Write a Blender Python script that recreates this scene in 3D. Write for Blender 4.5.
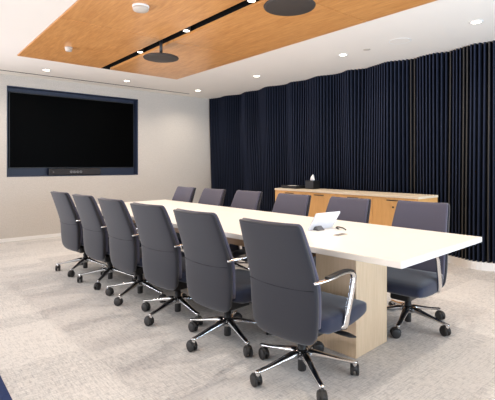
import bpy, bmesh, math, random
from mathutils import Vector, Matrix
random.seed(7)
for o in list(bpy.data.objects): bpy.data.objects.remove(o)
SC = bpy.context.scene
C = SC.collection
PI = math.pi

# ------------------------------------------------------------------ camera
cam_data = bpy.data.cameras.new('camera'); cam = bpy.data.objects.new('camera', cam_data); C.objects.link(cam)
cam.location = (0, 0, 1.28)
cam.rotation_euler = (PI/2, 0, -math.atan(352.5/421.7))
cam_data.sensor_width = 36; cam_data.lens = 421.7/495*36
cam_data.shift_y = -35/495
cam_data.clip_start = 0.02
SC.camera = cam

# ------------------------------------------------------------------ world, exposure, fill light
SC.view_settings.view_transform = 'Standard'; SC.view_settings.look = 'None'
SC.view_settings.exposure = 0.24; SC.view_settings.gamma = 1; SC.view_settings.use_curve_mapping = False
W = bpy.data.worlds.new('world'); SC.world = W; W.use_nodes = True
W.node_tree.nodes['Background'].inputs[0].default_value = (0.90, 0.95, 1.0, 1)
W.node_tree.nodes['Background'].inputs[1].default_value = 1.0

def area(name, loc, rot, sx, sy, power, col, spread=PI):
    l = bpy.data.lights.new(name, 'AREA'); l.shape = 'RECTANGLE'; l.size = sx; l.size_y = sy
    l.energy = power; l.color = col; l.spread = spread
    o = bpy.data.objects.new(name, l); o.location = loc; o.rotation_euler = rot; C.objects.link(o)
    return o
# added fill light through the back window (towards +Y), and through the glazed left side (towards +X)
# unseen area lights placed outside and tilted upward to brighten the ceiling
area('back_window_fill', (3.3, -4.2, .3), (PI/2+math.radians(15), 0, 0), 6, 2.4, 640, (0.62, 0.80, 1.0))
area('left_glazing_fill', (-6.0, 3.0, 0.0), (PI/2+math.radians(12), 0, -PI/2), 7, 3.2, 250, (1.0, 0.90, 0.80))
area('left_far_glazing_fill', (-6.0, 9.0, -.3), (PI/2+math.radians(20), 0, -PI/2), 5, 3.2, 760, (0.88, 0.86, 1.0))
SC.cycles.max_bounces = 14; SC.cycles.diffuse_bounces = 8

# ------------------------------------------------------------------ room dimensions
H = 2.785
XL, XR = -0.55, 5.70
YB, YF = -1.40, 7.95
CAN = (1.0, 0.885, 0.755)
CAN_P = 48

# ------------------------------------------------------------------ materials
def new_mat(name):
    m = bpy.data.materials.new(name); m.use_nodes = True
    return m, m.node_tree.nodes, m.node_tree.links, m.node_tree.nodes['Principled BSDF']
def plain(name, col, rough=0.5, metal=0.0, spec=0.5, noise=0.0, nscale=40, bump=0.0, coat=0, sheen=0):
    m, n, l, b = new_mat(name)
    b.inputs['Base Color'].default_value = (*col, 1); b.inputs['Roughness'].default_value = rough
    b.inputs['Metallic'].default_value = metal; b.inputs['Specular IOR Level'].default_value = spec
    b.inputs['Coat Weight'].default_value = coat; b.inputs['Sheen Weight'].default_value = sheen
    if noise or bump:
        tc = n.new('ShaderNodeTexCoord'); nz = n.new('ShaderNodeTexNoise')
        nz.inputs['Scale'].default_value = nscale; nz.inputs['Detail'].default_value = 4
        l.new(tc.outputs['Object'], nz.inputs['Vector'])
        if noise:
            mx = n.new('ShaderNodeMix'); mx.data_type = 'RGBA'
            mx.inputs[6].default_value = (*[c*(1-noise) for c in col], 1)
            mx.inputs[7].default_value = (*[min(1, c*(1+noise)) for c in col], 1)
            l.new(nz.outputs['Fac'], mx.inputs[0]); l.new(mx.outputs[2], b.inputs['Base Color'])
        if bump:
            bp = n.new('ShaderNodeBump'); bp.inputs['Strength'].default_value = bump; bp.inputs['Distance'].default_value = 0.002
            l.new(nz.outputs['Fac'], bp.inputs['Height']); l.new(bp.outputs[0], b.inputs['Normal'])
    return m
def wood(name, c1, c2, scale=(1, 14, 14), rough=0.4, coat=0.0):
    m, n, l, b = new_mat(name)
    tc = n.new('ShaderNodeTexCoord'); mp = n.new('ShaderNodeMapping'); mp.inputs['Scale'].default_value = scale
    n1 = n.new('ShaderNodeTexNoise'); n1.inputs['Scale'].default_value = 2.2; n1.inputs['Detail'].default_value = 6; n1.inputs['Distortion'].default_value = 1.2
    n2 = n.new('ShaderNodeTexNoise'); n2.inputs['Scale'].default_value = 9; n2.inputs['Detail'].default_value = 5
    mxx = n.new('ShaderNodeMath'); mxx.operation = 'ADD'; mul = n.new('ShaderNodeMath'); mul.operation = 'MULTIPLY'; mul.inputs[1].default_value = 0.5
    cr = n.new('ShaderNodeValToRGB'); cr.color_ramp.elements[0].position = 0.33; cr.color_ramp.elements[1].position = 0.68
    cr.color_ramp.elements[0].color = (*c1, 1); cr.color_ramp.elements[1].color = (*c2, 1)
    l.new(tc.outputs['Object'], mp.inputs[0]); l.new(mp.outputs[0], n1.inputs['Vector']); l.new(mp.outputs[0], n2.inputs['Vector'])
    l.new(n1.outputs['Fac'], mxx.inputs[0]); l.new(n2.outputs['Fac'], mxx.inputs[1]); l.new(mxx.outputs[0], mul.inputs[0])
    l.new(mul.outputs[0], cr.inputs[0]); l.new(cr.outputs[0], b.inputs['Base Color'])
    b.inputs['Roughness'].default_value = rough; b.inputs['Coat Weight'].default_value = coat; b.inputs['Coat Roughness'].default_value = 0.22
    return m
def emis(name, col, s):
    m, n, l, b = new_mat(name)
    b.inputs['Base Color'].default_value = (0.9, 0.9, 0.9, 1)
    b.inputs['Emission Color'].default_value = (*col, 1); b.inputs['Emission Strength'].default_value = s
    return m

def carpet_mat():
    m, n, l, b = new_mat('carpet')
    tc = n.new('ShaderNodeTexCoord')
    br = n.new('ShaderNodeTexBrick'); br.inputs['Scale'].default_value = 1.0
    br.inputs['Brick Width'].default_value = 1.0; br.inputs['Row Height'].default_value = 0.25; br.inputs['Mortar Size'].default_value = 0.0
    br.inputs['Color1'].default_value = (0, 0, 0, 1); br.inputs['Color2'].default_value = (1, 1, 1, 1); br.inputs['Bias'].default_value = 0
    l.new(tc.outputs['Object'], br.inputs['Vector'])
    def streak(sc, k, det=4):
        mp = n.new('ShaderNodeMapping'); mp.inputs['Scale'].default_value = sc
        z = n.new('ShaderNodeTexNoise'); z.inputs['Scale'].default_value = k; z.inputs['Detail'].default_value = det; z.inputs['Roughness'].default_value = 0.65
        l.new(tc.outputs['Object'], mp.inputs[0]); l.new(mp.outputs[0], z.inputs['Vector']); return z
    sy = streak((30, 1.7, 1), 3.4); sx = streak((1.7, 30, 1), 3.4); big = streak((1, 1, 1), 1.3, 2); fine = streak((1, 1, 1), 150, 3); hat = streak((1.0, 6.0, 1), 17, 2); hat2 = streak((6.0, 1.0, 1), 17, 2)
    # some planks streak lengthwise, others across
    sel = n.new('ShaderNodeMix'); sel.data_type = 'FLOAT'
    big2 = n.new('ShaderNodeMapRange'); big2.inputs[1].default_value = 0.42; big2.inputs[2].default_value = 0.58
    l.new(big.outputs['Fac'], big2.inputs[0]); l.new(big2.outputs[0], sel.inputs[0])
    l.new(sx.outputs['Fac'], sel.inputs[2]); l.new(sy.outputs['Fac'], sel.inputs[3])
    def mad(a, k, c):
        q = n.new('ShaderNodeMath'); q.operation = 'MULTIPLY_ADD'; l.new(a, q.inputs[0]); q.inputs[1].default_value = k
        if isinstance(c, float): q.inputs[2].default_value = c
        else: l.new(c, q.inputs[2])
        return q.outputs[0]
    v = mad(sel.outputs[0], 0.85, -0.16)
    v = mad(br.outputs['Fac'], 0.0, v)
    sep = n.new('ShaderNodeSeparateColor'); l.new(br.outputs['Color'], sep.inputs[0])
    v = mad(sep.outputs[0], 0.20, v)
    v = mad(fine.outputs['Fac'], 0.42, v)
    mxh = n.new('ShaderNodeMath'); mxh.operation = 'MINIMUM'; l.new(hat.outputs['Fac'], mxh.inputs[0]); l.new(hat2.outputs['Fac'], mxh.inputs[1])
    v = mad(mxh.outputs[0], 1.5, v)
    v = mad(v, 1.0, -0.67)
    cr = n.new('ShaderNodeValToRGB'); cr.color_ramp.elements[0].position = 0.12; cr.color_ramp.elements[1].position = 0.72
    cr.color_ramp.elements[0].color = (0.30, 0.302, 0.315, 1); cr.color_ramp.elements[1].color = (0.665, 0.645, 0.625, 1)
    l.new(v, cr.inputs[0]); l.new(cr.outputs[0], b.inputs['Base Color'])
    b.inputs['Roughness'].default_value = 0.95; b.inputs['Specular IOR Level'].default_value = 0.15
    bp = n.new('ShaderNodeBump'); bp.inputs['Strength'].default_value = 0.4; bp.inputs['Distance'].default_value = 0.004
    l.new(fine.outputs['Fac'], bp.inputs['Height']); l.new(bp.outputs[0], b.inputs['Normal'])
    return m
def linen_mat():
    m, n, l, b = new_mat('linen_wallcovering')
    tc = n.new('ShaderNodeTexCoord')
    mp = n.new('ShaderNodeMapping'); mp.inputs['Scale'].default_value = (3, 1, 26)
    z = n.new('ShaderNodeTexNoise'); z.inputs['Scale'].default_value = 6; z.inputs['Detail'].default_value = 5
    z2 = n.new('ShaderNodeTexNoise'); z2.inputs['Scale'].default_value = 60; z2.inputs['Detail'].default_value = 3
    ad = n.new('ShaderNodeMath'); ad.operation = 'MULTIPLY_ADD'; ad.inputs[1].default_value = 0.5
    l.new(tc.outputs['Object'], mp.inputs[0]); l.new(mp.outputs[0], z.inputs['Vector']); l.new(tc.outputs['Object'], z2.inputs['Vector'])
    l.new(z.outputs['Fac'], ad.inputs[0]); l.new(z2.outputs['Fac'], ad.inputs[2])
    cr = n.new('ShaderNodeValToRGB'); cr.color_ramp.elements[0].position = 0.5; cr.color_ramp.elements[1].position = 1.0
    cr.color_ramp.elements[0].color = (0.50, 0.465, 0.425, 1); cr.color_ramp.elements[1].color = (0.60, 0.56, 0.515, 1)
    l.new(ad.outputs[0], cr.inputs[0]); l.new(cr.outputs[0], b.inputs['Base Color']); b.inputs['Roughness'].default_value = 0.85
    return m

M = dict(
    plaster=plain('white_plaster', (0.79, 0.74, 0.675), 0.9, spec=0.2, noise=0.015, nscale=3),
    linen=linen_mat(),
    carpet=carpet_mat(),
    navy_carpet=plain('navy_carpet', (0.030, 0.045, 0.115), 0.95, spec=0.1, noise=0.25, nscale=90, bump=0.4),
    felt=plain('navy_felt', (0.0026, 0.0050, 0.013), 0.75, spec=0.25, noise=0.12, nscale=30),
    seam=plain('seam_thread', (0.010, 0.010, 0.013), 0.9, spec=0.1),
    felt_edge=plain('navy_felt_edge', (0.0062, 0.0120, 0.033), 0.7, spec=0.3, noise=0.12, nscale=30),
    felt_streak=plain('light_streak_felt_edge', (0.030, 0.027, 0.025), 0.8),
    tan=plain('tan_board', (0.12, 0.10, 0.085), 0.8),
    white=plain('white_paint', (0.80, 0.79, 0.77), 0.5),
    navy=plain('navy_lacquer', (0.018, 0.027, 0.060), 0.45),
    screen=plain('screen_glass', (0.0008, 0.0008, 0.0008), 0.4, spec=0.02),
    black=plain('black_plastic', (0.012, 0.012, 0.013), 0.42),
    black_matte=plain('black_matte', (0.006, 0.006, 0.006), 0.8, spec=0.15),
    bronze=plain('dark_bronze_mesh', (0.035, 0.028, 0.025), 0.6, noise=0.2, nscale=200),
    ceil_wood=wood('ceiling_veneer', (0.49, 0.205, 0.055), (0.70, 0.35, 0.12), (7, 0.8, 7), 0.36, 0.25),
    oak=wood('pale_oak', (0.53, 0.385, 0.245), (0.63, 0.475, 0.32), (12, 12, 0.8), 0.5),
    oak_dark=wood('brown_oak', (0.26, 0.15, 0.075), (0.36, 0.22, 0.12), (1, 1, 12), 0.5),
    oak_side=wood('honey_oak', (0.68, 0.35, 0.115), (0.80, 0.455, 0.17), (12, 12, 0.8), 0.45),
    oak_top=wood('sideboard_top', (0.80, 0.67, 0.50), (0.87, 0.75, 0.58), (12, 0.8, 12), 0.4),
    laminate=plain('white_laminate', (0.88, 0.865, 0.83), 0.32, noise=0.01, nscale=6),
    edge=plain('laminate_edge', (0.70, 0.66, 0.61), 0.45),
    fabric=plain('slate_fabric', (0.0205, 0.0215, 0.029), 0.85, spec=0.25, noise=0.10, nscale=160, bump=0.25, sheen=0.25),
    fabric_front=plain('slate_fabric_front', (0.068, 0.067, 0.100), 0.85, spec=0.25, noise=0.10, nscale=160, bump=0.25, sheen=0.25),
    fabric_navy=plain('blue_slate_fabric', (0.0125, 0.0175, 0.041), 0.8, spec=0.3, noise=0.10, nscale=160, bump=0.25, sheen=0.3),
    chrome=plain('polished_aluminium', (0.82, 0.82, 0.83), 0.13, 1.0),
    chrome_dark=plain('polished_aluminium_leg', (0.60, 0.60, 0.61), 0.12, 1.0),
    wheel=plain('caster_rubber', (0.016, 0.015, 0.015), 0.5),
    device=plain('white_device', (0.68, 0.71, 0.77), 0.4),
    tissue=plain('tissue_paper', (0.9, 0.9, 0.9), 0.9),
    paper=plain('paper', (0.80, 0.79, 0.76), 0.8),
    lens=plain('lens_ring', (0.12, 0.125, 0.135), 0.3),
    lamp=emis('lamp_lens', (1.0, 0.90, 0.74), 9.0),
    lamp_small=emis('spot_lens', (1.0, 0.92, 0.80), 7.0),
    grey=plain('grey_plastic', (0.13, 0.13, 0.135), 0.5),
    offwhite=plain('offwhite_plastic', (0.50, 0.45, 0.39), 0.5),
)

# ------------------------------------------------------------------ mesh helpers
def link(name, bm, mats, parent=None, smooth=False):
    bmesh.ops.recalc_face_normals(bm, faces=bm.faces)
    me = bpy.data.meshes.new(name); bm.to_mesh(me); bm.free()
    if not isinstance(mats, (list, tuple)): mats = [mats]
    for m in mats: me.materials.append(m)
    if smooth:
        for p in me.polygons: p.use_smooth = True
    o = bpy.data.objects.new(name, me); C.objects.link(o)
    if parent: o.parent = parent
    return o
def thing(name, label, cat, loc=(0, 0, 0), rz=0, group=None):
    o = bpy.data.objects.new(name, None); C.objects.link(o); o.empty_display_size = 0.1
    o.location = loc; o.rotation_euler = (0, 0, rz); o['label'] = label; o['category'] = cat
    if group: o['group'] = group
    return o
def tag(o, label, cat, group=None):
    o['label'] = label; o['category'] = cat
    if group: o['group'] = group
    return o
def struct(o, label=None):
    o['kind'] = 'structure'
    if label: o['label'] = label; 
    return o
def B(): return bmesh.new()
def box(bm, x0, x1, y0, y1, z0, z1, bev=0.0, seg=2):
    vs = [bm.verts.new(p) for p in ((x0,y0,z0),(x1,y0,z0),(x1,y1,z0),(x0,y1,z0),(x0,y0,z1),(x1,y0,z1),(x1,y1,z1),(x0,y1,z1))]
    fs = [bm.faces.new([vs[i] for i in f]) for f in ((3,2,1,0),(4,5,6,7),(0,1,5,4),(1,2,6,5),(2,3,7,6),(3,0,4,7))]
    if bev:
        es = list({e for f in fs for e in f.edges})
        bmesh.ops.bevel(bm, geom=es, offset=bev, segments=seg, profile=0.5, affect='EDGES')
    return bm
def prism(bm, pts, z0, z1, bev=0.0):
    lo = [bm.verts.new((x, y, z0)) for x, y in pts]; hi = [bm.verts.new((x, y, z1)) for x, y in pts]
    n = len(pts); fs = [bm.faces.new(lo[::-1]), bm.faces.new(hi)]
    for i in range(n): fs.append(bm.faces.new((lo[i], lo[(i+1) % n], hi[(i+1) % n], hi[i])))
    if bev:
        es = list({e for f in fs for e in f.edges}); bmesh.ops.bevel(bm, geom=es, offset=bev, segments=2, affect='EDGES')
    return bm
def loft(bm, rings, cap=True):
    R = [[bm.verts.new(p) for p in r] for r in rings]; n = len(R[0])
    for a, b in zip(R, R[1:]):
        for i in range(n): bm.faces.new((a[i], a[(i+1) % n], b[(i+1) % n], b[i]))
    if cap:
        for r in (R[0], R[-1]):
            c = Vector((0, 0, 0))
            for v in r: c += v.co
            cv = bm.verts.new(c/n)
            for i in range(n): bm.faces.new((cv, r[i], r[(i+1) % n]))
    return bm
def lathe(bm, prof, cx=0, cy=0, n=32):
    rings = [[(cx+r*math.cos(2*PI*i/n), cy+r*math.sin(2*PI*i/n), z) for i in range(n)] for r, z in prof]
    return loft(bm, rings)
def superring(n, a, b, e):
    out = []
    for i in range(n):
        t = 2*PI*i/n; c, s = math.cos(t), math.sin(t)
        out.append((a*math.copysign(abs(c)**(2/e), c), b*math.copysign(abs(s)**(2/e), s)))
    return out
def sweep(bm, path, halfw, halfh, side=(0, 1, 0), n=12, e=3.0):
    """flat bar along a path: halfw across 'side', halfh across the other normal (each a number or a list)"""
    P = [Vector(p) for p in path]; S = Vector(side).normalized(); rings = []
    for i, p in enumerate(P):
        t = (P[min(i+1, len(P)-1)]-P[max(i-1, 0)]).normalized()
        s = (S - t*S.dot(t)).normalized(); nn = t.cross(s)
        a = halfw[i] if isinstance(halfw, (list, tuple)) else halfw; b = halfh[i] if isinstance(halfh, (list, tuple)) else halfh
        rings.append([p + s*u + nn*v for u, v in superring(n, a, b, e)])
    return loft(bm, rings)
def spline(pts, k=6):
    """Catmull-Rom through pts (any dimension)"""
    out = []
    for i in range(len(pts)-1):
        p0 = pts[max(i-1, 0)]; p1 = pts[i]; p2 = pts[i+1]; p3 = pts[min(i+2, len(pts)-1)]
        for j in range(k):
            t = j/k
            out.append(tuple(0.5*((2*b)+(-a+c)*t+(2*a-5*b+4*c-d)*t*t+(-a+3*b-3*c+d)*t**3) for a, b, c, d in zip(p0, p1, p2, p3)))
    out.append(tuple(pts[-1])); return out
def copy_tree(o, parent=None):
    c = o.copy(); C.objects.link(c)
    if parent: c.parent = parent
    for ch in list(o.children): copy_tree(ch, c)
    return c

# ================================================================== SETTING
fl = struct(link('floor', box(B(), XL-.2, 6.0, YB-.2, 8.3, -.1, 0), M['carpet']))
struct(link('floor_border', box(B(), XL, 0.49, YB, 5.2, 0.0, 0.004), M['navy_carpet']))

# far wall with the recess for the display
NX0, NX1, NZ0, NZ1, ND = 1.426, 3.763, 1.08, 2.605, 0.14
b = B()
box(b, XL-.2, NX0, YF, YF+.3, 0, H); box(b, NX1, 6.0, YF, YF+.3, 0, H)
box(b, NX0, NX1, YF, YF+.3, 0, NZ0); box(b, NX0, NX1, YF, YF+.3, NZ1, H)
struct(link('wall_far', b, M['linen']))
b = B(); t = .012
box(b, NX0, NX1, YF+ND, YF+ND+.02, NZ0, NZ1)
box(b, NX0, NX1, YF-.004, YF+ND, NZ0, NZ0+t); box(b, NX0, NX1, YF-.004, YF+ND, NZ1-t, NZ1)
box(b, NX0, NX0+t, YF-.004, YF+ND, NZ0+t, NZ1-t); box(b, NX1-t, NX1, YF-.004, YF+ND, NZ0+t, NZ1-t)
struct(link('trim_1', b, M['navy']), 'navy lined recess around the wall display')
struct(link('baseboard_far', box(B(), XL, 5.6, YF-.012, YF, 0, .06, .003), M['white']))
# left wall: glazed openings; back wall: one wide window
b = B()
for y0, y1 in ((YB-.2, -.5), (7.7, YF+.3)): box(b, XL-.2, XL, y0, y1, 0, H)
box(b, XL-.2, XL, -.5, 7.7, 0, .08); box(b, XL-.2, XL, -.5, 7.7, 2.68, H)
for y0 in (1.5, 3.6, 5.7): box(b, XL-.12, XL-.06, y0-.025, y0+.025, .08, 2.68)
struct(link('wall_left', b, M['plaster']))
b = B()
box(b, XL-.2, 1.25, YB-.2, YB, 0, H); box(b, 5.35, 6.0, YB-.2, YB, 0, H); box(b, 1.25, 5.35, YB-.2, YB, 0, .3); box(b, 1.25, 5.35, YB-.2, YB, 2.6, H)
struct(link('wall_back', b, M['plaster']))

# ceiling: plaster around the veneer field, black channel down its middle
PX0, PX1, PY1, PY0 = 1.28, 3.78, 6.45, -1.15
SX0, SX1 = 2.437, 2.583
b = B()
box(b, XL-.2, PX0, YB-.2, YF+.3, H, H+.15); box(b, PX1, 6.0, YB-.2, YF+.3, H, H+.15)
box(b, PX0, PX1, PY1, YF+.3, H, H+.15); box(b, PX0, PX1, YB-.2, PY0, H, H+.15)
struct(link('ceiling', b, M['plaster']))
struct(link('trim_2', box(B(), PX0, PX1, PY0, PY1, H+.11, H+.15), M['black_matte']), 'black backing above the veneer ceiling')
ys = [PY1, 4.50, 2.58, .66, PY0]; g = .0055
for y1, y0 in zip(ys, ys[1:]):
    for x0, x1 in ((PX0, SX0), (SX1, PX1)):
        o = link('ceiling_panel', box(B(), x0+.004, x1-(.004 if x1 == PX1 else 0), y0+g, y1-g, H-.012, H+.02, .0015, 1), M['ceil_wood'])
        struct(o)
b = B()
box(b, SX0-.004, SX0, PY0, PY1, H+.02, H+.11); box(b, SX1, SX1+.004, PY0, PY1, H+.02, H+.11)
box(b, SX0, SX1, PY1-.004, PY1, H-.011, H+.11); struct(link('trim_3', b, M['black_matte']), 'black channel down the middle of the veneer ceiling')
struct(link('trim_4', box(B(), XL, 4.77, 7.615, 7.645, H-.003, H+.001), M['black_matte']), 'thin black slot diffuser in the ceiling')

# right wall: tan backing with wavy navy fins
WV = [(-1.5,5.56),(-1.1,5.61),(-.7,5.49),(-.35,5.60),(0.0,5.48),(.35,5.61),(.7,5.49),(1.05,5.61),(1.45,5.48),(1.75,5.60),(1.986,5.547),(2.07,5.543),(2.193,5.494),(2.276,5.523),(2.444,5.57),(2.555,5.617),(2.722,5.548),(2.889,5.557),(3.052,5.615),(3.408,5.483),(3.681,5.562),(3.856,5.61),(4.092,5.489),(4.303,5.573),(4.414,5.582),(4.71,5.472),(5.047,5.564),(5.175,5.548),(5.337,5.495),(5.548,5.58),(5.672,5.569),(5.973,5.46),(6.366,5.596),(6.557,5.547),(6.671,5.52),(6.975,5.633),(7.337,5.502),(7.62,5.55),(8.0,5.46)]
def wave_top(y):
    for (a, p), (c, q) in zip(WV, WV[1:]):
        if a <= y <= c:
            t = (y-a)/(c-a); t = .5*t+.5*t*t*(3-2*t); return p+(q-p)*t
    return WV[0][1] if y < WV[0][0] else WV[-1][1]
def wave_low(y): return 5.545+.055*math.sin(2*PI*y/1.35+.6)+.03*math.sin(2*PI*y/.61+1)
def fin_x(y, z):
    t = max(0, min(1, z/H)); t = t*t*(3-2*t)
    return wave_top(y)*t + wave_low(y)*(1-t)
b = B(); y = -1.3; ZB = .095
PALE = (2.03, 2.28, 2.33, 2.53, 3.03, 3.08)   # a few fin edges coloured paler, standing in for light streaks
while y < YF-.02:
    zs = [ZB+(H-ZB)*k/10 for k in range(11)]; th = .008
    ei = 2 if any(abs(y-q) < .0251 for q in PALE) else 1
    A = [(b.verts.new((fin_x(y, z), y-th, z)), b.verts.new((fin_x(y, z), y+th, z)), b.verts.new((XR, y+th, z)), b.verts.new((XR, y-th, z))) for z in zs]
    for p, q in zip(A, A[1:]):
        for i in (0, 1):
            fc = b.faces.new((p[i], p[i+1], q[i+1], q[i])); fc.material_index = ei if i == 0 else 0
        b.faces.new((p[3], p[0], q[0], q[3]))
    b.faces.new(A[0][::-1]); b.faces.new(A[-1])
    y += .050
struct(link('wall_right_fins', b, [M['felt'], M['felt_edge'], M['felt_streak']]), 'navy felt fins standing in waves along the right wall')
struct(link('wall_right', box(B(), XR, 6.0, YB-.2, YF+.3, 0, H), M['tan']))
b = B(); n = 160; yy = [YB+(YF-YB)*i/n for i in range(n+1)]
f = [(b.verts.new((fin_x(q, 0)-.004, q, 0)), b.verts.new((fin_x(q, 0)-.004, q, ZB)), b.verts.new((XR, q, ZB)), b.verts.new((XR, q, 0))) for q in yy]
for p, q in zip(f, f[1:]):
    for i in range(4): b.faces.new((p[i], p[(i+1) % 4], q[(i+1) % 4], q[i]))
b.faces.new(f[0]); b.faces.new(f[-1])
struct(link('baseboard_right', b, M['white']))

# ------------------------------------------------------------------ recessed ceiling lights
def can_lamp(parent, z, power, r=.055, angle=150):
    l = bpy.data.lights.new('downlight_beam', 'SPOT'); l.energy = power; l.color = CAN; l.shadow_soft_size = r
    l.spot_size = math.radians(angle); l.spot_blend = 0.9
    o = bpy.data.objects.new('lamp_beam', l); C.objects.link(o); o.parent = parent; o.location = (0, 0, z)
def downlight(x, y, label, group=None, power=CAN_P):
    t_ = thing('downlight', label, 'ceiling light', (x, y, H), 0, group)
    link('trim_ring', lathe(B(), [(.045, .0), (.045, -.004), (.066, -.004), (.068, 0)]), M['white'], t_, True)
    link('lens', lathe(B(), [(.002, -.0045), (.046, -.0045), (.046, -.001)]), M['lamp'], t_)
    can_lamp(t_, -.03, power)
    return t_
downlight(1.84, 7.17, 'round recessed ceiling light above the left half of the wall display')
downlight(3.18, 7.17, 'round recessed ceiling light above the right half of the wall display')
downlight(4.69, 7.17, 'round recessed ceiling light in the far right corner of the room')
downlight(4.69, 5.37, 'second recessed ceiling light from the far corner along the navy fins')
downlight(4.69, 3.58, 'recessed ceiling light between the round ceiling speaker and the far fins')
downlight(4.69, 1.86, 'nearest recessed ceiling light on the white ceiling, at top right')
for x, y in ((4.69, .1), (.37, .1), (.37, 1.86), (.37, 3.58), (.37, 5.37)):
    downlight(x, y, 'round recessed ceiling light on the white ceiling behind the camera or left of frame', 'ceiling lights out of frame', CAN_P*(.55 if x < 1 else 1.15))
for y, lab in ((5.25, 'small spotlight in the black channel nearest the wall display'), (4.08, 'middle small spotlight in the black ceiling channel'), (2.95, 'small spotlight in the black channel beside the nearer black pendant disc'), (1.8, None), (.6, None)):
    t_ = thing('channel_spotlight', lab or 'small spotlight in the black channel out of frame', 'spotlight', (2.515, y, H), 0, None if lab else 'channel spotlights out of frame')
    link('housing', lathe(B(), [(.047, .11), (.047, .004), (.036, .004)]), M['black'], t_, True)
    link('lens', lathe(B(), [(.002, .003), (.034, .003), (.034, .006)]), M['lamp_small'], t_)
    can_lamp(t_, -.02, 60, .04, 120)

# ------------------------------------------------------------------ ceiling fittings
def disc(y, label):
    t_ = thing('pendant_disc', label, 'ceiling microphone', (2.51, y, 2.595), 0)
    link('disc', lathe(B(), [(.002, -.012), (.19, -.012), (.212, -.006), (.216, .003), (.208, .012), (.06, .018), (.03, .022)], n=48), M['bronze'], t_, True)
    link('stem', lathe(B(), [(.019, .02), (.019, H-2.595+.11)], n=16), M['black'], t_, True)
disc(4.66, 'round black pendant disc on a stem, nearer the wall display')
disc(2.46, 'round black pendant disc at the top edge, nearest the camera')
t_ = thing('smoke_detector', 'round white ceiling detector on the wood, at the top left', 'smoke detector', (1.77, 3.68, H-.012))
link('base', lathe(B(), [(.078, 0), (.078, -.012), (.07, -.016)]), M['white'], t_, True)
link('dome', lathe(B(), [(.07, -.014), (.074, -.034), (.066, -.046), (.03, -.052), (.002, -.053)]), M['offwhite'], t_, True)
t_ = thing('occupancy_sensor', 'small white cylinder sensor on the wood ceiling near the display', 'sensor', (1.69, 5.56, H-.012))
link('body', lathe(B(), [(.048, 0), (.046, -.012), (.036, -.05), (.03, -.052), (.002, -.052)]), M['offwhite'], t_, True)
t_ = thing('ceiling_speaker', 'flat round white speaker grille in the white ceiling near the fins', 'speaker', (4.70, 2.74, H))
link('rim', lathe(B(), [(.130, 0), (.130, -.0025), (.118, -.0035), (.116, -.001)], n=40), M['white'], t_, True)
link('grille', lathe(B(), [(.002, -.003), (.117, -.003), (.117, -.001)], n=40), M['plaster'], t_)
t_ = thing('sprinkler_cover', 'tiny round sprinkler cover in the white ceiling beside the speaker', 'sprinkler', (4.72, 3.22, H))
link('plate', lathe(B(), [(.045, 0), (.045, -.004), (.038, -.006), (.002, -.006)]), M['offwhite'], t_)

# ================================================================== DISPLAY
t_ = thing('wall_display', 'large black flat display in the navy wall recess', 'television', (2.588, 8.09, 1.225))
link('housing', box(B(), -1.117, 1.117, -.068, 0, 0, 1.297, .006), M['black'], t_)
link('screen', box(B(), -1.105, 1.105, -.0705, -.067, .014, 1.283), M['screen'], t_)
t_ = thing('camera_bar', 'long dark video bar on the recess shelf under the display', 'video bar', (2.55, 8.005, NZ0+t))
link('body', box(B(), -.46, .46, -.045, .01, 0, .125, .012, 3), M['black'], t_)
link('grille', box(B(), -.445, .445, -.049, -.044, .012, .113, .004), plain('bar_cloth', (.02, .02, .024), .8), t_)
for k in range(4):
    b = B(); lathe(b, [(.026, 0), (.026, .006), (.019, .007), (.018, .003), (.002, .003)], n=20)
    bmesh.ops.rotate(b, verts=b.verts, cent=(0, 0, 0), matrix=Matrix.Rotation(PI/2, 3, 'X'))
    bmesh.ops.translate(b, verts=b.verts, vec=(-.085+.057*k, -.048, .064))
    link('camera_lens', b, M['lens'], t_, True)
b = B(); lathe(b, [(.012, 0), (.012, .005), (.002, .006)], n=16); bmesh.ops.rotate(b, verts=b.verts, cent=(0, 0, 0), matrix=Matrix.Rotation(PI/2, 3, 'X'))
bmesh.ops.translate(b, verts=b.verts, vec=(-.39, -.048, .062)); link('indicator', b, M['lens'], t_, True)

# ================================================================== SIDEBOARD
SY0, SY1, SXF, SXB, SH = 2.64, 5.19, 4.95, 5.45, .887
t_ = thing('sideboard', 'long low honey oak sideboard against the navy fins', 'sideboard', (0, 0, 0))
t_.location = (SXF, SY0, 0)
L = SY1-SY0; D = SXB-SXF; pw = .03
link('carcass', box(box(box(B(), .02, D, 0, L, .06, SH-.03), 0, .02, 0, pw, .06, SH-.03), 0, .02, L-pw, L, .06, SH-.03), M['oak_side'], t_)
link('plinth', box(B(), .05, D-.02, .02, L-.02, 0, .06), M['black'], t_)
link('top', box(B(), -.006, D, -.01, L+.01, SH-.03, SH, .003), M['oak_top'], t_)
nd = 4; pw = .03; dw = (L-2*pw)/nd
for k in range(nd):
    y0 = pw+k*dw
    d_ = link('door', box(B(), 0, .02, y0+.002, y0+dw-.002, .065, SH-.034, .0015, 1), M['oak_side'], t_)
    link('handle', box(B(), -.016, .001, y0+dw/2-.09, y0+dw/2+.09, SH-.071, SH-.061, .002), M['black'], d_)
    if k == 0:
        b = B(); lathe(b, [(.012, 0), (.012, .004), (.002, .004)], n=16); bmesh.ops.rotate(b, verts=b.verts, cent=(0, 0, 0), matrix=Matrix.Rotation(-PI/2, 3, 'Y'))
        bmesh.ops.translate(b, verts=b.verts, vec=(-.001, y0+dw/2, SH-.155)); link('lock', b, M['black'], d_)
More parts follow.
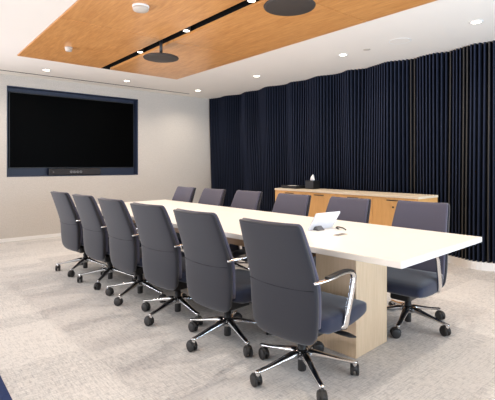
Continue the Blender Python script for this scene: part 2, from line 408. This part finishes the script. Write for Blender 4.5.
# things standing on it
t_ = thing('letter_tray', 'flat black tray with paper on the far end of the sideboard', 'tray', (5.17, 4.97, SH))
b = B(); box(b, -.12, .12, -.17, .17, 0, .008)
for q in ((-.12, -.112, -.17, .17), (.112, .12, -.17, .17), (-.112, .112, -.17, -.162), (-.112, .112, .162, .17)): box(b, *q, .008, .05)
link('tray_body', b, M['black'], t_)
tag(link('paper_stack', box(B(), 5.07, 5.27, 4.95, 5.12, SH+.009, SH+.044), M['paper']), 'white paper stack lying in the flat black tray', 'paper')
t_ = thing('tissue_box', 'black cube tissue box on the sideboard with a white tissue', 'tissue box', (5.27, 4.64, SH), .05)
b = B(); s = .085; box(b, -s, s, -s, s, 0, .138, .004); link('cover', b, M['black'], t_)
b = B(); rings = []
for k, (w, dx, z) in enumerate(((.034, 0, .136), (.042, .002, .16), (.034, .006, .19), (.016, .012, .22), (.003, .016, .24))):
    rings.append([(dx+w*(1+.25*math.sin(3*a_+k))*math.cos(a_)*.6, w*(1+.25*math.cos(4*a_+k))*math.sin(a_), z) for a_ in [2*PI*i/16 for i in range(16)]])
link('tissue', loft(b, rings), M['tissue'], t_, True)

# ================================================================== TABLE
TZ, TT = .775, .036
NL, NR, FR, FL = (2.02, 1.165), (3.165, 1.215), (3.03, 5.50), (1.665, 5.42)
org = (2.5, 3.3)
t_ = thing('conference_table', 'long white topped conference table on oak pedestals', 'table', (org[0], org[1], 0))
rel = lambda p: (p[0]-org[0], p[1]-org[1])
tb = link('tabletop', prism(B(), [rel(p) for p in (NL, NR, FR, FL)], TZ-TT, TZ, .003), [M['laminate'], M['edge']], t_)
for p in tb.data.polygons:
    if abs(p.normal.z) < .5: p.material_index = 1
mid = lambda u: ((NL[0]+NR[0])/2*(1-u)+(FL[0]+FR[0])/2*u, (NL[1]+NR[1])/2*(1-u)+(FL[1]+FR[1])/2*u)
ax = (Vector(mid(1))-Vector(mid(0))); ang = math.atan2(-ax.x, ax.y)
def rot_rect(cx, cy, hx, hy):
    c, s = math.cos(ang), math.sin(ang)
    return [rel((cx+u*c-v*s, cy+u*s+v*c)) for u, v in ((-hx, -hy), (hx, -hy), (hx, hy), (-hx, hy))]
for cy, hx, dx in ((1.85, .203, -.03), (3.505, .140, -.045), (4.88, .145, -.01)):
    u = (cy-mid(0)[1])/(mid(1)[1]-mid(0)[1]); cx = mid(u)[0]+dx
    link('pedestal', prism(B(), rot_rect(cx, cy, hx, .165), 0, TZ-TT, .002), M['oak'], t_)
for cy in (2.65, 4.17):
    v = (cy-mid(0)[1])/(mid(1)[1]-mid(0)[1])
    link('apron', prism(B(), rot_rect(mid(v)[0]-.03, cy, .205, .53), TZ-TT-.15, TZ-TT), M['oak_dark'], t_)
# touch panel and its cable
t_ = thing('touch_panel', 'white tilted touch panel with a wedge stand on the table', 'touch panel', (2.44, 2.20, TZ))
A = Vector((0, 0, .006)); U = Vector((.27, -.015, 0)); V = Vector((0, -.085, .135)); Nn = U.cross(V).normalized()
b = B(); q = []
for s_ in (0, .014): q.append([b.verts.new(A+Nn*s_), b.verts.new(A+U+Nn*s_), b.verts.new(A+U+V+Nn*s_), b.verts.new(A+V+Nn*s_)])
b.faces.new(q[0]); b.faces.new(q[1])
for i in range(4): b.faces.new((q[0][i], q[0][(i+1) % 4], q[1][(i+1) % 4], q[1][i]))
bmesh.ops.bevel(b, geom=list(b.edges), offset=.004, segments=2, affect='EDGES')
link('panel', b, M['device'], t_)
b = B(); p0 = [Vector((.045, -.012, 0)), Vector((.045, -.075, 0)), Vector((.045, -.034, .034))]
v0 = [b.verts.new(p) for p in p0]; v1 = [b.verts.new(p+Vector((.075, -.004, 0))) for p in p0]
b.faces.new(v0); b.faces.new(v1)
for i in range(3): b.faces.new((v0[i], v0[(i+1) % 3], v1[(i+1) % 3], v1[i]))
bmesh.ops.bevel(b, geom=list(b.edges), offset=.004, segments=2, affect='EDGES')
link('stand', b, M['grey'], t_)
pth = spline([(2.665, 2.075, TZ+.005), (2.70, 2.125, TZ+.005), (2.738, 2.15, TZ+.005), (2.745, 2.12, TZ+.005), (2.72, 2.07, TZ+.005), (2.67, 2.01, TZ+.005)], 8)
tag(link('panel_cable', sweep(B(), pth, .0045, .0045, (0, 0, 1), 8, 2), M['black'], None, True), 'thin black cable curling from the touch panel on the table', 'cable')
t_ = thing('power_grommet', 'small flat grey cable grommet set in the white tabletop', 'grommet', (2.47, 1.91, TZ), ang)
link('frame', box(B(), -.06, .06, -.025, .025, 0, .003, .001), M['offwhite'], t_)
link('flap', box(B(), -.05, .05, -.018, .018, .003, .0045), M['grey'], t_)

# ================================================================== CHAIRS
def chair():
    root = thing('office_chair', '', 'chair')
    # --- back: path of (z, x of rear face, width, thickness)
    P = spline([(.268, -.150, .33, .030), (.285, -.172, .400, .042), (.33, -.190, .450, .048), (.42, -.200, .475, .050), (.51, -.204, .483, .050), (.60, -.212, .483, .050), (.70, -.240, .474, .046), (.80, -.274, .460, .043), (.89, -.306, .446, .039), (.938, -.323, .436, .034), (.955, -.331, .418, .022)], 4)
    def back_shell(x_off, wk, tk, zlim=(0, 2)):
        rings = []
        for i, (z, x, w, th) in enumerate(P):
            if not zlim[0] <= z <= zlim[1]: continue
            a_, c_ = P[max(i-1, 0)], P[min(i+1, len(P)-1)]
            tz, tx = c_[0]-a_[0], c_[1]-a_[1]; ln = math.hypot(tz, tx); nx, nz = tz/ln, -tx/ln   # forward normal
            r = []
            for u, v in superring(44, w/2*wk, th/2*tk, 5.0):
                off = x_off*th + v + .016*(u/.24)**2
                r.append((x-.024+nx*off, u, z-.006+nz*off))
            rings.append(r)
        return loft(B(), rings)
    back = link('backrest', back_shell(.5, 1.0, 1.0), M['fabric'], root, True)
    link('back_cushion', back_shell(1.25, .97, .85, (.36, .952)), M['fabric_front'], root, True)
    sm = []
    for i in range(21):
        u = -.236+.472*i/20; z = .598-.014*(1-(u/.236)**2)
        sm.append((-.2335+.016*(u/.24)**2, u, z))
    link('back_seam', sweep(B(), sm, .0016, .0016, (0, 0, 1), 6, 2), M['seam'], back, True)
    # --- seat
    rings = []
    for x, zt, zb, w in ((-.150, .415, .370, .40), (-.135, .437, .345, .46), (-.06, .444, .320, .495), (.05, .443, .312, .51), (.16, .441, .314, .515), (.26, .438, .322, .51), (.34, .433, .334, .50), (.375, .424, .343, .485), (.388, .411, .353, .465), (.392, .395, .365, .435)):
        rings.append([(x*.965, u, (zt+zb)/2-.008+v-.010*(1-(2*u/w)**2)*(v > 0)) for u, v in superring(40, w/2, (zt-zb)/2, 5.5)])
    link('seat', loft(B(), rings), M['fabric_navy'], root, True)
    # --- arms
    for s in (-1, 1):
        p = spline([(-.215, s*.232, .640), (-.175, s*.252, .645), (-.10, s*.272, .654), (-.02, s*.274, .661), (.06, s*.274, .659), (.118, s*.274, .647), (.140, s*.274, .617), (.130, s*.275, .58), (.106, s*.273, .50), (.078, s*.270, .42), (.062, s*.266, .358), (.052, s*.255, .338), (.048, s*.20, .334)], 4)
        k_ = [min(1, max(0, (i-16)/8)) for i in range(len(p))]
        a_ = link('armrest', sweep(B(), p, [.015-.002*q for q in k_], [.008+.015*q for q in k_], (0, 1, 0), 12, 3.2), M['chrome'], root, True)
        pp = [(x, y, z+.012) for x, y, z in p[6:] if x < .128 and z > .62]
        pp = pp[:18]
        link('arm_pad', sweep(B(), pp, [.012]+[.019]*(len(pp)-2)+[.013], .006, (0, 1, 0), 12, 3), M['black'], a_, True)
    # --- mechanism, lever, column
    m_ = link('mechanism', box(box(B(), -.10, .16, -.08, .08, .225, .304, .014), -.165, -.06, -.035, .035, .265, .305, .008), M['black'], root)
    link('lever', sweep(B(), [(.06, -.07, .290), (.08, -.15, .286), (.105, -.215, .278), (.125, -.255, .270), (.15, -.285, .260)], [.008, .012, .030, .026, .006], [.006, .006, .006, .005, .003], (1, 0, 0), 10, 3), M['black'], m_, True)
    link('gas_column', lathe(B(), [(.024, .024), (.026, .028), (.026, .20), (.018, .202), (.018, .255)], n=20), M['black'], root, True)
    link('hub', lathe(B(), [(.03, .095), (.044, .105), (.047, .135), (.038, .152), (.028, .158)], n=24), M['chrome_dark'], root, True)
    for k in range(5):
        an = 2*PI*k/5
        R = Matrix.Rotation(an, 3, 'Z')
        b = sweep(B(), [R @ Vector(v) for v in ((.025, 0, .130), (.07, 0, .130), (.15, 0, .116), (.24, 0, .099), (.30, 0, .090), (.320, 0, .088), (.334, 0, .087))], [.029, .027, .022, .018, .0165, .015, .010], [.022, .020, .014, .010, .009, .009, .006], R @ Vector((0, 1, 0)), 12, 2.6)
        lg = link('base_leg', b, M['chrome_dark'], root, True)
        b = B(); sw = random.uniform(0, 2*PI)
        for s in (-1, 1):
            w_ = B(); lathe(w_, [(.002, -.010), (.027, -.010), (.0355, -.006), (.0355, .006), (.027, .010), (.002, .010)], n=20)
            bmesh.ops.rotate(w_, verts=w_.verts, cent=(0, 0, 0), matrix=Matrix.Rotation(PI/2, 3, 'X'))
            bmesh.ops.translate(w_, verts=w_.verts, vec=(-.018, s*.016, .0356))
            me = bpy.data.meshes.new('tmp'); w_.to_mesh(me); w_.free(); b.from_mesh(me); bpy.data.meshes.remove(me)
        hr = []
        for j in range(9):
            a2 = PI*.05+PI*.9*j/8
            hr.append([(-.018+r_*math.cos(a2), yv, .0356+r_*math.sin(a2)) for r_, yv in ((.031, -.013), (.041, -.013), (.041, .013), (.031, .013))])
        loft(b, hr)
        bmesh.ops.rotate(b, verts=b.verts, cent=(0, 0, 0), matrix=Matrix.Rotation(sw, 3, 'Z'))
        bmesh.ops.translate(b, verts=b.verts, vec=R @ Vector((.317, 0, 0)))
        cs = link('caster', b, M['wheel'], lg, True)
        b = lathe(B(), [(.010, .060), (.013, .062), (.013, .086), (.010, .090)], n=12)
        bmesh.ops.translate(b, verts=b.verts, vec=R @ Vector((.317, 0, 0)))
        link('caster_stem', b, M['chrome'], lg, True)
    return root
proto = chair()
LEFT = [  # x, y, yaw, base turn
    (1.915, 1.770, .12, math.radians(19), 'slate office chair nearest the camera on the left side of the table'),
    (1.885, 2.485, .095, math.radians(36), 'second slate chair from the camera on the left side of the table'),
    (1.865, 3.165, .125, math.radians(46), 'third slate chair from the camera on the left side of the table'),
    (1.845, 3.85, .08, math.radians(62), 'fourth slate chair from the camera on the left side of the table'),
    (1.825, 4.545, .08, math.radians(6), 'second farthest slate chair on the left side, one in from the display end'),
    (1.785, 5.22, .095, math.radians(3), 'farthest slate chair on the left side, at the display end of the table'),
]
RIGHT = [
    (3.165, 1.775, .12, math.radians(10), 'slate office chair nearest the camera on the far side, by the table corner'),
    (3.05, 2.46, .07, math.radians(50), 'slate chair behind the white touch panel, in front of the oak sideboard'),
    (3.0, 3.15, .08, math.radians(5), 'slate chair in front of the left end of the oak sideboard'),
    (3.0, 3.92, .03, math.radians(33), 'bluish chair across the table just left of the oak sideboard'),
    (2.935, 4.55, .04, math.radians(40), 'bluish chair across the table in front of the left end of the navy fins'),
    (2.90, 5.20, .02, math.radians(15), 'farthest bluish chair across the table, against the pale display wall'),
]
first = True
for rows, flip, grp in ((LEFT, 0, 'chairs along the left side of the table'), (RIGHT, PI, 'chairs along the sideboard side of the table')):
    for x, y, yaw, turn, lab in rows:
        c = proto if first else copy_tree(proto); first = False
        c.location = (x, y, 0); c.rotation_euler = (0, 0, flip+yaw); c['label'] = lab; c['group'] = grp
        R = Matrix.Rotation(turn, 4, 'Z')
        for ch in c.children:
            if ch.name.startswith(('base_leg', 'hub')): ch.rotation_euler = (0, 0, turn)
